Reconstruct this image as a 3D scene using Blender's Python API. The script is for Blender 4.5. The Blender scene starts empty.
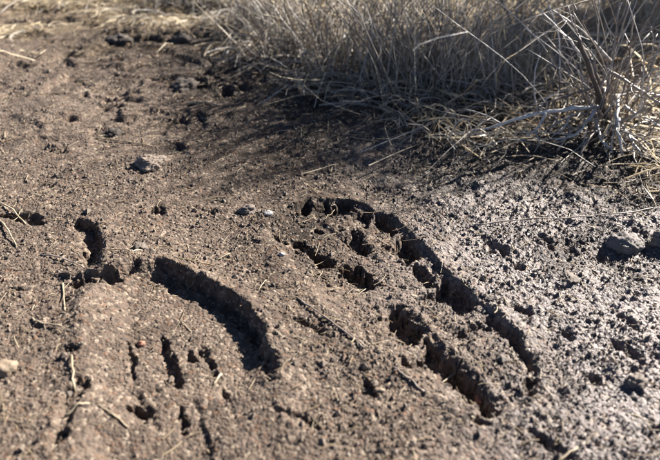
import bpy, bmesh, math, random
import numpy as np

# ------------------------------------------------------------------ camera, sky, sun, exposure
scene = bpy.context.scene
COL = scene.collection
F_PX, HORIZON, CAM_H = 620.0, -140.0, 0.34          # focal length and horizon row in photograph pixels (660 x 460), lens height in m
PITCH = math.atan((230.0 - HORIZON) / F_PX)

cam_data = bpy.data.cameras.new('camera')
cam_data.sensor_width = 36.0
cam_data.lens = F_PX / 660.0 * 36.0
cam_data.clip_start = 0.02
cam_data.clip_end = 1000.0
cam_data.dof.use_dof = True
cam_data.dof.focus_distance = 0.66
cam_data.dof.aperture_fstop = cam_data.lens / 5.5   # an opening 5.5 mm across
cam = bpy.data.objects.new('camera', cam_data)
cam.location = (0.0, 0.0, CAM_H)
cam.rotation_euler = (math.pi / 2 - PITCH, 0.0, 0.0)
COL.objects.link(cam)
scene.camera = cam

SUN_EL = math.radians(34.0)
SUN_AZ = math.atan2(0.83, 0.56)                     # clockwise from +Y: ahead of the lens and well to the right
SUN_H = np.array([math.sin(SUN_AZ), math.cos(SUN_AZ)])
world = bpy.data.worlds.new('World')
scene.world = world
world.use_nodes = True
wn = world.node_tree
wn.nodes.clear()
w_out = wn.nodes.new('ShaderNodeOutputWorld')
w_bg = wn.nodes.new('ShaderNodeBackground')
w_sky = wn.nodes.new('ShaderNodeTexSky')
w_sky.sky_type = 'NISHITA'
w_sky.sun_disc = False
w_sky.sun_elevation = SUN_EL
w_sky.sun_rotation = SUN_AZ
w_sky.altitude = 2800.0
w_sky.dust_density = 0.2
w_sky.air_density = 0.5
w_bg.inputs['Strength'].default_value = 0.05
wn.links.new(w_sky.outputs[0], w_bg.inputs['Color'])
wn.links.new(w_bg.outputs[0], w_out.inputs['Surface'])

sun_data = bpy.data.lights.new('sun', 'SUN')
sun_data.energy = 5.0
sun_data.angle = math.radians(0.5)
sun_data.color = (1.0, 0.94, 0.86)
sun = bpy.data.objects.new('sun', sun_data)
sun.rotation_euler = (math.pi / 2 - SUN_EL, 0.0, math.pi - SUN_AZ)
COL.objects.link(sun)

vs = scene.view_settings
vs.view_transform = 'Standard'
vs.look = 'None'
vs.gamma = 1.0
vs.exposure = 2.25
scene.cycles.use_denoising = True
scene.cycles.max_bounces = 6

rng = np.random.default_rng(11)
random.seed(5)

# ------------------------------------------------------------------ helpers
def ray(px, py):
    a = (px - 330.0) / F_PX
    b = (230.0 - py) / F_PX
    c, s = math.cos(PITCH), math.sin(PITCH)
    return np.array([a, c + b * s, -s + b * c])

def at(px, py, z=0.0):
    """Place on the level ground seen at a pixel of the photograph."""
    d = ray(px, py)
    t = (z - CAM_H) / d[2]
    return np.array([d[0] * t, d[1] * t])

def at_depth(px, py, y):
    d = ray(px, py)
    t = y / d[1]
    return np.array([d[0] * t, y, CAM_H + d[2] * t])

def line(*pts):
    return np.array([at(*p) for p in pts])

def hash2(ix, iy, seed):
    h = (ix * 374761393 + iy * 668265263 + seed * 974634777) & 0xFFFFFFFF
    h = ((h ^ (h >> 13)) * 1274126177) & 0xFFFFFFFF
    h = ((h ^ (h >> 16)) * 2246822519) & 0xFFFFFFFF
    return h ^ (h >> 15)

_GA = np.arange(64) * (2 * np.pi / 64)
_GX, _GY = np.cos(_GA), np.sin(_GA)

def noise(x, y, seed=0):
    """Gradient noise, about -1 .. 1."""
    fx0, fy0 = np.floor(x), np.floor(y)
    ix, iy = fx0.astype(np.int64), fy0.astype(np.int64)
    fx, fy = x - fx0, y - fy0
    u = fx * fx * fx * (fx * (fx * 6 - 15) + 10)
    v = fy * fy * fy * (fy * (fy * 6 - 15) + 10)
    def g(dx, dy):
        k = hash2(ix + dx, iy + dy, seed) & 63
        return _GX[k] * (fx - dx) + _GY[k] * (fy - dy)
    a = g(0, 0) + u * (g(1, 0) - g(0, 0))
    b = g(0, 1) + u * (g(1, 1) - g(0, 1))
    return (a + v * (b - a)) * 1.5

def cells(x, y, seed=0):
    """Distance to the nearest of one random point per unit cell, and that cell's random number."""
    ix, iy = np.floor(x).astype(np.int64), np.floor(y).astype(np.int64)
    best = np.full(x.shape, 9.0)
    val = np.zeros(x.shape)
    for dx in (-1, 0, 1):
        for dy in (-1, 0, 1):
            h = hash2(ix + dx, iy + dy, seed)
            qx = ix + dx + (h & 1023) / 1023.0
            qy = iy + dy + ((h >> 10) & 1023) / 1023.0
            d = np.hypot(x - qx, y - qy)
            m = d < best
            best = np.where(m, d, best)
            val = np.where(m, ((h >> 20) & 1023) / 1023.0, val)
    return best, val

def sstep(a, b, x):
    t = np.clip((x - a) / (b - a), 0.0, 1.0)
    return t * t * (3 - 2 * t)

def polydist(x, y, P, closed=False):
    """Distance to a polyline, side (+1 on the left of its run) and inside flag for a closed one, share of the run."""
    n = len(P)
    best = np.full(x.shape, 1e9)
    side = np.zeros(x.shape)
    inside = np.zeros(x.shape, bool)
    run = np.zeros(x.shape)
    for i in range(n if closed else n - 1):
        a, b = P[i], P[(i + 1) % n]
        e = b - a
        L2 = e @ e + 1e-12
        rx, ry = x - a[0], y - a[1]
        t = np.clip((rx * e[0] + ry * e[1]) / L2, 0, 1)
        d = np.hypot(rx - t * e[0], ry - t * e[1])
        m = d < best
        best = np.where(m, d, best)
        side = np.where(m, np.sign(e[0] * ry - e[1] * rx), side)
        run = np.where(m, (i + t) / (n - 1), run)
        if closed:
            c = (a[1] > y) != (b[1] > y)
            xx = a[0] + (y - a[1]) * e[0] / (e[1] if abs(e[1]) > 1e-9 else 1e-9)
            inside ^= c & (x < xx)
    return best, side, inside, run

# ------------------------------------------------------------------ the relief of the mud
PRINT_R = line((262, 214), (283, 199), (318, 192), (360, 197), (396, 213), (427, 243), (456, 275), (500, 308), (529, 339),
               (541, 372), (532, 399), (506, 412), (470, 405), (432, 384), (398, 366), (358, 340), (322, 304), (288, 264), (265, 238))
PRINT_L = line((86, 304), (98, 280), (130, 264), (166, 259), (204, 277), (242, 300), (264, 326), (280, 365), (288, 402),
               (308, 460), (330, 520), (54, 520), (58, 450), (72, 380))

def carve(H, X, Y, P, fn, pad=0.05, closed=False):
    lo, hi = P.min(0) - pad, P.max(0) + pad
    m = (X > lo[0]) & (X < hi[0]) & (Y > lo[1]) & (Y < hi[1])
    if not m.any():
        return
    d, s, ins, run = polydist(X[m], Y[m], P, closed)
    H[m] = fn(H[m], d, s, ins, X[m], Y[m], run)

def press(P, depth, steep, ramp, fade=None, lip=1.0):
    """A pressed-in print: a steep wall on the side of the sun, a slow ramp opposite, mud squeezed up round it."""
    c = P.mean(0)
    def fn(h, d, s, ins, x, y, run):
        # how far the nearest wall faces the sun, judged by the place round the middle
        ang = ((x - c[0]) * SUN_H[0] + (y - c[1]) * SUN_H[1]) / (np.hypot(x - c[0], y - c[1]) + 1e-6)
        w = np.where(ang > 0, steep + (ramp * .45 - steep) * np.clip(.35 - ang, 0, .35) / .35, ramp * .45 + (ramp * .55) * np.clip(-ang * 2, 0, 1))
        w = w * (1 + .5 * noise(x / .03, y / .03, 93))
        if fade is not None:                            # the sun-side wall leans back towards the heel
            w = w + .055 * (1 - sstep(fade[0], fade[1], y)) * (ang > -.2)
        inner = sstep(0, 1, d / w)
        rim = lip * (.0040 * np.exp(-(d / .012) ** 2) + .0030 * np.exp(-(d / .035) ** 2))
        if fade is not None:
            rim = rim * (.25 + .75 * sstep(fade[0], fade[1], y))
        full = np.clip(sstep(0, 1, d / w), 0, 1)
        return np.where(ins, (h + rim * (1 - full)) * (1 - .55 * inner) - depth * inner, h + rim)
    return P, fn

def cut(P, depth, half, soft=.003):
    """A trench of a given half width with steep walls."""
    def fn(h, d, s, ins, x, y, run):
        hw = half * (.30 + .70 * np.sqrt(np.clip(np.sin(np.pi * run), 0, 1))) * (1 + .45 * noise(x / .013, y / .013, 91)) + .0022 * noise(x / .0055, y / .0055, 92)
        _, cv = cells(x / .0075, y / .0075, 94)          # the edge breaks off in crumbs
        k = 1 - sstep(hw - soft, hw + soft, d + (cv - .5) * np.minimum(.0075, half * 1.1))
        k = k * (.75 + .5 * noise(x / .02, y / .02, 95))
        return h - depth * k
    return P, fn

def pit(P, depth, soft=.0013, grow=.0016):
    """A steep-walled hole with a crumbled outline."""
    def fn(h, d, s, ins, x, y, run):
        sd = np.where(ins, -d, d)
        _, cv = cells(x / .0060, y / .0060, 96)
        sd = sd - grow + (cv - .5) * .0052 + .0014 * noise(x / .004, y / .004, 97)
        return h - 1.15 * depth * (1 - sstep(-soft, soft, sd)) * (.85 + .3 * noise(x / .02, y / .02, 98))
    return P, fn

def bank(P, height, sun_w, lee_w, seed=3, gap=0.0):
    """A ridge, gentle towards the sun and steep away from it, that casts the shadow beside it."""
    def fn(h, d, s, ins, x, y, run):
        lee = s < 0
        k = np.where(lee, 1 - sstep(0, lee_w, d), 1 - sstep(0, sun_w, d))
        k = k * (1 - gap * sstep(.0, .5, noise(run * 9.0, run * 0 + seed, seed)))
        return h + height * k
    return P, fn

def step(P, height, width, back):
    """A shelf edge: the ground on the left of the run stands higher and sinks back slowly."""
    def fn(h, d, s, ins, x, y, run):
        k = np.where(s > 0, 1 - sstep(0, back, d), 1 - sstep(0, width, d))
        return h + height * k
    return P, fn

FEATURES = []
# right boot print: deep bed, the ridge left between two rows of lugs, cross bars and pads
FEATURES.append(press(PRINT_R, .0062, .0042, .035, None, .6) + (True,))
# all banks run so that their steep lee side (right of the run) faces lower left in the picture
def ridge_px(pts, height, sun_w, lee_w, gap=0.0, seed=3):
    P = line(*pts)
    e = P[-1] - P[0]
    # right-hand normal should point away from the sun
    nrm = np.array([e[1], -e[0]])
    if nrm @ SUN_H > 0:
        P = P[::-1]
    FEATURES.append(bank(P, height, sun_w, lee_w, seed, gap) + (False,))
def trench_px(pts, depth, half, soft=.003):
    FEATURES.append(cut(line(*pts), depth, half, soft) + (False,))
def trench_w(P, depth, half, soft=.003):
    FEATURES.append(cut(P, depth, half, soft) + (False,))

# flat tread blocks pressed lower than the rib between the two rows
for pts, dp in (((450, 298), (482, 302), (508, 321), (526, 343), (536, 370), (530, 394), (514, 390), (484, 358), (452, 328)), .0050), \
               (((420, 296), (452, 304), (470, 318), (450, 328), (430, 314)), .0035), (((370, 300), (392, 322), (422, 346), (398, 358), (370, 336), (350, 312)), .0040), \
               (((398, 362), (424, 356), (482, 408), (462, 414), (420, 392)), .0030), (((312, 212), (346, 210), (376, 226), (396, 250), (384, 258), (350, 238)), .0030):
    FEATURES.append(press(line(*pts), dp, .003, .010, None, 0.0) + (True,))
# lug pits: outer row under the right-hand rim, middle, inner row beside the rib, heel crescent and cross bars
for dp, pts in (
        (.012, ((296, 207), (300, 198), (307, 192), (312, 198), (312, 203), (305, 207))),
        (.010, ((312, 207), (314, 199), (326, 196), (331, 201), (329, 205), (321, 209))),
        (.012, ((329, 203), (338, 195), (351, 196), (355, 202), (345, 207), (335, 212))),
        (.011, ((351, 210), (354, 203), (370, 205), (372, 212), (367, 220), (357, 218))),
        (.013, ((372, 212), (379, 207), (389, 211), (398, 225), (391, 228), (379, 222))),
        (.017, ((394, 239), (403, 230), (415, 235), (420, 248), (407, 258), (397, 246))),
        (.010, ((410, 257), (418, 256), (432, 270), (437, 277), (426, 279), (414, 268))),
        (.017, ((421, 292), (435, 285), (444, 271), (465, 282), (481, 297), (466, 307), (454, 303), (452, 296), (435, 293))),
        (.009, ((486, 316), (494, 307), (506, 316), (523, 334), (535, 349), (538, 364), (535, 392), (528, 390), (531, 366), (530, 354), (517, 341), (506, 329), (494, 322))),
        (.006, ((455, 329), (465, 321), (486, 316), (490, 320), (470, 325))),
        (.014, ((344, 232), (354, 223), (360, 226), (365, 238), (373, 246), (367, 249), (352, 240))),
        (.010, ((290, 236), (299, 234), (314, 242), (312, 246), (299, 246))),
        (.012, ((311, 248), (318, 245), (337, 255), (333, 260), (318, 260))),
        (.016, ((339, 260), (357, 258), (370, 267), (383, 278), (374, 281), (362, 282), (350, 276), (348, 269), (340, 268))),
        (.017, ((388, 312), (389, 300), (402, 300), (410, 313), (423, 325), (418, 333), (407, 337), (396, 326))),
        (.018, ((425, 338), (428, 331), (445, 343), (457, 354), (477, 372), (492, 392), (498, 401), (494, 408), (485, 408), (468, 390), (448, 370), (428, 356), (423, 348))),
        (.008, ((392, 362), (395, 357), (422, 350), (425, 355), (402, 361)))):
    FEATURES.append(pit(line(*pts), dp * .92, .0020, -.0004) + (True,))
for pts, dp, hw in (([(313, 269), (328, 271)], .005, .003), ([(325, 278), (328, 280)], .007, .003), ([(316, 222), (322, 225)], .006, .0035), ([(298, 218), (302, 220)], .005, .003),
                    ([(470, 413), (486, 416)], .006, .003), ([(521, 423), (526, 426)], .007, .004), ([(370, 314), (387, 311)], .004, .002), ([(418, 356), (428, 365)], .004, .002),
                    ([(384, 238), (388, 244)], .006, .003), ([(272, 228), (284, 236)], .005, .003), ([(338, 222), (342, 224)], .005, .003)):
    trench_px(pts, dp, hw, .0014)
ridge_px([(412, 304), (432, 322), (462, 350), (500, 388)], .0030, .012, .004, .2, 5)
# left boot print and its treads
FEATURES.append(press(PRINT_L, .0120, .0045, .055, (at(280, 415)[1], at(270, 325)[1])) + (True,))
for dp, pts in ((.007, ((158, 326), (161, 327), (171, 347), (177, 373), (172, 374), (162, 355))), (.006, ((175, 393), (180, 391), (184, 408), (187, 420), (180, 413))),
                (.007, ((129, 399), (134, 394), (145, 403), (147, 410), (137, 407))), (.006, ((183, 342), (188, 340), (194, 349), (190, 351))),
                (.003, ((166, 262), (178, 266), (181, 275), (189, 271), (203, 277), (221, 288), (239, 300), (255, 313), (262, 331), (258, 336), (244, 322), (226, 306), (206, 294), (180, 286), (168, 280))),
                (.010, ((71, 222), (78, 214), (91, 219), (100, 234), (102, 244), (98, 255), (89, 266), (84, 258), (86, 248), (80, 233))),
                (.009, ((68, 286), (87, 279), (111, 275), (133, 267), (136, 265), (119, 279), (97, 285), (78, 289)))):
    FEATURES.append(pit(line(*pts), dp, .0016, .0002) + (True,))
for pts, dp, hw in (([(126, 334), (128, 352), (134, 379)], .006, .0024), ([(134, 384), (145, 400), (155, 416)], .005, .0022), ([(138, 343), (160, 338)], .004, .0018), ([(137, 381), (160, 378), (183, 376)], .002, .0014),
                    ([(200, 334), (206, 346), (213, 362)], .006, .0024), ([(222, 376), (230, 398)], .005, .002), ([(64, 355), (72, 352), (81, 347)], .006, .0025), ([(60, 303), (70, 300)], .005, .003),
                    ([(262, 346), (270, 356), (268, 374)], .006, .004)):
    trench_px(pts, dp, hw, .0014)
# its left lip and the soft shade beside it
trench_px([(80, 380), (74, 396), (64, 418), (50, 446)], .009, .0050, .003)
ridge_px([(98, 226), (106, 244), (104, 262)], .005, .03, .006)
ridge_px([(72, 278), (96, 279), (118, 269), (134, 261)], .005, .028, .005)
trench_px([(4, 211), (24, 214), (42, 221)], .014, .006)
# lug marks in the wet mud to the right
for pts in (([(528, 224), (540, 240)]), ([(541, 226), (553, 242)]), ([(568, 231), (577, 247)]), ([(578, 231), (585, 241)]), ([(596, 238), (606, 250)]),
            ([(482, 230), (492, 238)]), ([(498, 238), (510, 250)]), ([(512, 256), (522, 264)])):
    trench_px(pts, .0065, .0050)
trench_px([(485, 236), (500, 244), (516, 247)], .007, .006)
trench_px([(515, 300), (530, 306)], .006, .004)
trench_px([(616, 330), (640, 346)], .007, .005)
trench_px([(590, 362), (604, 370)], .006, .004)
trench_px([(566, 322), (576, 330)], .006, .004)
trench_px([(284, 312), (305, 322), (330, 332)], .005, .004)
trench_px([(367, 376), (372, 388)], .012, .005)
trench_px([(274, 374), (270, 352)], .005, .004)
trench_px([(151, 206), (160, 209)], .012, .008)
trench_px([(438, 262), (428, 288)], .003, .006)
# pits and heel scuffs farther up the trail
for x, y, L, hw, dp in ((25, 27, 16, .016, .02), (44, 25, 10, .018, .02), (36, 39, 8, .012, .014), (57, 48, 8, .012, .012), (136, 47, 20, .022, .030),
                        (128, 40, 12, .018, .025), (178, 42, 14, .022, .030), (112, 67, 9, .010, .014), (78, 56, 6, .009, .014), (126, 79, 8, .01, .014),
                        (200, 86, 34, .018, .024), (190, 90, 30, .014, .018), (125, 98, 11, .008, .014), (98, 101, 10, .008, .012), (112, 110, 8, .010, .018),
                        (113, 130, 5, .011, .020), (70, 122, 3, .009, .012), (54, 122, 4, .006, .01), (55, 152, 6, .008, .012), 
                        (172, 118, 8, .008, .01), (58, 155, 5, .008, .01), (52, 186, 4, .006, .008),
                        (132, 243, 6, .0045, .008), (208, 205, 8, .007, .010), (20, 290, 7, .004, .006), (36, 330, 7, .004, .006),
                        (655, 420, 8, .006, .008), (604, 434, 8, .005, .006), (330, 205, 6, .007, .010), (356, 215, 6, .008, .010), (500, 262, 6, .006, .008),
                        (250, 240, 7, .005, .006), (372, 180, 9, .006, .006), (430, 180, 9, .006, .006), (560, 280, 9, .005, .006), (640, 285, 8, .006, .008)):
    t = random.uniform(-.25, .35)
    k = .42 if y < 140 else .38
    trench_px([(x - L * 1.4, y - L * t * .5), (x - L * .3, y + random.uniform(-1.5, 1.5)), (x + L * .5, y + random.uniform(-1.5, 1.5)), (x + L * 1.4, y + L * t * .5)], dp * k, hw * .62, .005 if y < 140 else .0028)
    ridge_px([(x - L, y - 2 - L * t * .5), (x + L * 1.4, y - 2 + L * t * .5)], dp * k * .6, hw * 2.2, hw * .8, .4, int(x) % 17)

r2 = np.random.default_rng(77)
for i in range(22):                                   # small random scuffs and drip holes, all over the trail
    yy = .28 + 2.2 * r2.random() ** 1.6
    xx = (r2.random() - .5) * 2 * (.25 + .62 * yy)
    a = r2.normal(2.6, .7)
    L = r2.uniform(.004, .02) * (1 + yy * .5)
    o = np.array([math.cos(a), math.sin(a)]) * L
    c = np.array([xx, yy])
    trench_w(np.array([c - o, c + r2.normal(0, .25, 2) * L, c + o]), r2.uniform(.003, .007) * (1 + yy * .3), r2.uniform(.0016, .0038) * (1 + yy * .6), .0022)

# where the thicket begins (its front edge on the ground)
EDGE = line((-240, 22), (-60, 14), (40, 9), (120, 10), (200, 18), (246, 62), (302, 89), (380, 110), (440, 124), (520, 138), (600, 154), (700, 176), (900, 230))
def edge_y(x):
    return np.interp(x, EDGE[:, 0], EDGE[:, 1])

def wet_mask(x, y):
    """Damp grey mud to the right and along the thicket, drier brown mud to the left."""
    a, b = at(300, 130), at(430, 460)
    e = b - a
    n = np.array([-e[1], e[0]]) / np.hypot(*e)
    if n[0] < 0:
        n = -n
    s = (x - a[0]) * n[0] + (y - a[1]) * n[1]
    s = s + .07 * noise(x / .16, y / .16, 41) + .03 * noise(x / .04, y / .04, 42)
    w = sstep(-.02, .16, s)
    near = sstep(.42, .0, edge_y(x) - y + .12 * noise(x / .2, y / .2, 44)) * sstep(-.75, -.2, x)
    return np.clip(np.maximum(w, near * .9), 0, 1)

def relief(x, y, s=None):
    """Height of the mud; s is the mesh spacing, finer relief than it can carry fades out."""
    if s is None:
        s = np.full(x.shape, .001)
    def oct_(lam, amp, seed, fn=noise):
        k = np.clip(lam / (s * 2.2) - 1.0, 0, 1)
        return amp * k * fn(x / lam, y / lam, seed)
    wet = wet_mask(x, y)
    H = oct_(2.6, .030, 1) + oct_(.75, .012, 2) + oct_(.27, .0055, 3) + oct_(.10, .0030, 4)
    bx = sstep(-.25, .45, y - edge_y(x))
    clump = sstep(.5, .1, edge_y(x) - y) * sstep(-.8, -.4, x)
    H = H + clump * (oct_(.045, .0050, 51) + np.abs(oct_(.022, .0045, 52)))
    old = sstep(.62, 1.0, y) * sstep(.25, -.1, x - .25 * (y - 1.0)) * np.clip(.02 / (s + 1e-6) - 1, 0, 1)
    cx = x + .03 * noise(x / .06, y / .06, 53) + .010 * noise(x / .02, y / .02, 54)
    cy = y + .03 * noise(x / .06, y / .06, 55) + .010 * noise(x / .02, y / .02, 56)
    H = H - old * .007 * sstep(.14, .26, noise(cx / .17, cy / .15, 57)) - old * .006 * sstep(.18, .30, noise(cx / .10, cy / .09, 58))
    H = H + old * .007 * np.abs(noise(cx / .075, cy / .06, 59))
    H = H + .030 * bx                                   # the ground swells a little under the plants
    wx = x + .012 * noise(x / .05, y / .05, 21)
    wy = y + .012 * noise(x / .05, y / .05, 22)
    H = H + (1 - np.abs(noise(wx / .055, wy / .055, 5)) * 2) * .0016 * (0.8 + .3 * wet)
    H = H + np.abs(noise(wx / .026, wy / .026, 6)) * .0017 * (0.7 + .4 * wet) * np.clip(.026 / (2.2 * s) - 1, 0, 1)
    # the prints and scuffs, ragged
    far = .012 * sstep(.75, 1.3, y)
    wx = x + .0022 * noise(x / .021, y / .021, 23) + .0018 * noise(x / .007, y / .007, 25) + far * noise(x / .03, y / .03, 27)
    wy = y + .0022 * noise(x / .021, y / .021, 24) + .0018 * noise(x / .007, y / .007, 26) + far * noise(x / .03, y / .03, 28)
    for P, fn, closed in FEATURES:
        carve(H, wx, wy, P, fn, .05, closed)
    # crumbs
    rough = .62 + .40 * wet + .35 * noise(x / .06, y / .06, 31)
    rough = np.clip(rough, .25, 1.6)
    dl, _, ins, _ = polydist(x, y, PRINT_L, True)
    rough = np.where(ins, rough * (1 - .60 * sstep(.006, .022, dl)), rough)          # pressed smooth by the sole
    m = s < .006
    if m.any():
        xm, ym, sm, rm = x[m], y[m], s[m], rough[m]
        d, v = cells(xm / .0070, ym / .0070, 7)
        H[m] += .0034 * np.clip(.75 - d, 0, 1) * (v > .86) * v * rm * np.clip(.0070 / (sm * 1.6) - 1, 0, 1)
        d, v = cells(xm / .0036, ym / .0036, 8)
        H[m] += .0040 * np.clip(.8 - d, 0, 1) * v * rm * np.clip(.0036 / (sm * 1.1) - .7, 0, 1)
    H = H + oct_(.0125, .0007, 9) * rough + oct_(.0065, .0006, 10) * rough
    return H

def mesh_from(name, V, F, smooth=True):
    """V (n,3), F (m,k) with k = 3 or 4."""
    me = bpy.data.meshes.new(name)
    V = np.ascontiguousarray(V, np.float32)
    F = np.ascontiguousarray(F, np.int32)
    k = F.shape[1]
    me.vertices.add(len(V))
    me.vertices.foreach_set('co', V.ravel())
    me.loops.add(F.size)
    me.loops.foreach_set('vertex_index', F.ravel())
    me.polygons.add(len(F))
    me.polygons.foreach_set('loop_start', np.arange(0, F.size, k, dtype=np.int32))
    me.polygons.foreach_set('use_smooth', np.full(len(F), smooth, bool))
    me.update(calc_edges=True)
    return me

def add_attr(me, name, values):
    a = me.attributes.new(name, 'FLOAT', 'POINT')
    a.data.foreach_set('value', np.ascontiguousarray(values, np.float32))

def link(name, me, mat=None, parent=None, kind=None, label=None, cat=None, group=None):
    o = bpy.data.objects.new(name, me)
    COL.objects.link(o)
    if mat is not None and len(me.materials) == 0:
        me.materials.append(mat)
    if parent is not None:
        o.parent = parent
    for k, v in (('kind', kind), ('label', label), ('category', cat), ('group', group)):
        if v:
            o[k] = v
    return o

def empty(name, loc, label, cat, group=None):
    o = bpy.data.objects.new(name, None)
    o.empty_display_size = .05
    o.location = loc
    COL.objects.link(o)
    o['label'] = label
    o['category'] = cat
    if group:
        o['group'] = group
    return o

# ------------------------------------------------------------------ materials
def nodes_of(name):
    m = bpy.data.materials.new(name)
    m.use_nodes = True
    nt = m.node_tree
    return m, nt, nt.nodes['Principled BSDF']

def new(nt, kind, **kw):
    n = nt.nodes.new(kind)
    for k, v in kw.items():
        setattr(n, k, v)
    return n

def ramp(nt, fac, stops):
    r = new(nt, 'ShaderNodeValToRGB')
    el = r.color_ramp.elements
    while len(el) < len(stops):
        el.new(.5)
    for e, (p, c) in zip(el, stops):
        e.position = p
        e.color = (c[0], c[1], c[2], 1)
    nt.links.new(fac, r.inputs[0])
    return r.outputs[0]

def tex(nt, vec, scale, detail=3, rough=.6):
    n = new(nt, 'ShaderNodeTexNoise')
    n.inputs['Scale'].default_value = scale
    n.inputs['Detail'].default_value = detail
    n.inputs['Roughness'].default_value = rough
    nt.links.new(vec, n.inputs['Vector'])
    return n.outputs['Fac']

def mix(nt, fac, a, b, mode='MIX'):
    n = new(nt, 'ShaderNodeMix', data_type='RGBA', blend_type=mode)
    for sock, v in ((n.inputs[0], fac), (n.inputs[6], a), (n.inputs[7], b)):
        if isinstance(v, (int, float)):
            sock.default_value = v
        elif isinstance(v, tuple):
            sock.default_value = (*v, 1)
        else:
            nt.links.new(v, sock)
    return n.outputs[2]

def math_(nt, op, a, b=None):
    n = new(nt, 'ShaderNodeMath', operation=op)
    for sock, v in ((n.inputs[0], a), (n.inputs[1], b)):
        if v is None:
            continue
        if isinstance(v, (int, float)):
            sock.default_value = v
        else:
            nt.links.new(v, sock)
    return n.outputs[0]

def map_(nt, v, a, b, lo, hi):
    n = new(nt, 'ShaderNodeMapRange')
    nt.links.new(v, n.inputs[0])
    for i, q in enumerate((a, b, lo, hi)):
        n.inputs[1 + i].default_value = q
    return n.outputs[0]

def mud_material():
    m, nt, b = nodes_of('trampled_mud')
    geo = new(nt, 'ShaderNodeNewGeometry').outputs['Position']
    wet = new(nt, 'ShaderNodeAttribute', attribute_name='wet').outputs['Fac']
    thatch = new(nt, 'ShaderNodeAttribute', attribute_name='litter').outputs['Fac']
    big = tex(nt, geo, 9, 4)
    mid = tex(nt, geo, 60, 4)
    grain = tex(nt, geo, 420, 2, .7)
    vor = new(nt, 'ShaderNodeTexVoronoi')
    vor.inputs['Scale'].default_value = 330
    nt.links.new(geo, vor.inputs['Vector'])
    dry = ramp(nt, mid, [(.28, (.058, .041, .030)), (.5, (.096, .070, .052)), (.72, (.136, .103, .079))])
    damp = ramp(nt, mid, [(.28, (.078, .062, .058)), (.5, (.126, .103, .097)), (.72, (.178, .149, .142))])
    c = mix(nt, wet, dry, damp)
    soil_shade = new(nt, 'ShaderNodeAttribute', attribute_name='humus_shade').outputs['Fac']
    c = mix(nt, map_(nt, soil_shade, 0, 1, 0, .93), c, (0.014, 0.012, 0.010))  # dark earth plus painted shade before the thicket and under the shrub
    c = mix(nt, map_(nt, big, .36, .62, 0, .85), c, mix(nt, .5, c, (0.042, 0.030, 0.023)))
    # single mineral grains: most dull, some pale, some rusty
    sep = new(nt, 'ShaderNodeSeparateColor')
    nt.links.new(vor.outputs['Color'], sep.inputs[0])
    rust = math_(nt, 'GREATER_THAN', sep.outputs[0], .93)
    pale = math_(nt, 'GREATER_THAN', sep.outputs[1], .88)
    dark = math_(nt, 'GREATER_THAN', sep.outputs[2], .80)
    c = mix(nt, math_(nt, 'MULTIPLY', dark, .65), c, (0.030, 0.024, 0.020))
    c = mix(nt, math_(nt, 'MULTIPLY', rust, .28), c, (0.150, 0.072, 0.036))
    c = mix(nt, math_(nt, 'MULTIPLY', pale, .60), c, (0.216, 0.174, 0.132))
    c = mix(nt, math_(nt, 'MULTIPLY', thatch, map_(nt, grain, .35, .6, .2, 1.0)), c, (0.216, 0.162, 0.096))
    nt.links.new(c, b.inputs['Base Color'])
    r = map_(nt, wet, 0, 1, .85, .60)
    r = math_(nt, 'ADD', r, map_(nt, grain, .3, .7, -.10, .14))
    r = math_(nt, 'ADD', r, math_(nt, 'MULTIPLY', soil_shade, .14))
    nt.links.new(r, b.inputs['Roughness'])
    r = math_(nt, 'ADD', r, map_(nt, tex(nt, geo, 26, 4), .34, .66, -.16, .16))
    nt.links.new(math_(nt, 'MULTIPLY', map_(nt, wet, 0, 1, .25, .45), map_(nt, soil_shade, 0, 1, 1, .45)), b.inputs['Specular IOR Level'])
    bump = new(nt, 'ShaderNodeBump')
    bump.inputs['Strength'].default_value = 1.0
    bump.inputs['Distance'].default_value = .0024
    hgt = math_(nt, 'ADD', math_(nt, 'MULTIPLY', grain, .8), math_(nt, 'MULTIPLY', vor.outputs['Distance'], -.55))
    nt.links.new(hgt, bump.inputs['Height'])
    nt.links.new(bump.outputs[0], b.inputs['Normal'])
    return m

def crumb_material():
    m, nt, b = nodes_of('mud_crumb')
    t = new(nt, 'ShaderNodeAttribute', attribute_name='tone').outputs['Fac']
    geo = new(nt, 'ShaderNodeNewGeometry').outputs['Position']
    wet = new(nt, 'ShaderNodeAttribute', attribute_name='wet').outputs['Fac']
    c = ramp(nt, t, [(0, (0.033, 0.025, 0.020)), (.35, (0.075, 0.055, 0.041)), (.75, (0.111, 0.084, 0.063)), (.93, (.120, .078, .050)), (1, (0.240, 0.198, 0.156))])
    c = mix(nt, math_(nt, 'MULTIPLY', wet, .45), c, (0.075, 0.065, 0.060))
    nt.links.new(c, b.inputs['Base Color'])
    nt.links.new(map_(nt, wet, 0, 1, .8, .45), b.inputs['Roughness'])
    bump = new(nt, 'ShaderNodeBump')
    bump.inputs['Strength'].default_value = .6
    bump.inputs['Distance'].default_value = .0006
    nt.links.new(tex(nt, geo, 900, 2), bump.inputs['Height'])
    nt.links.new(bump.outputs[0], b.inputs['Normal'])
    return m

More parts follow.
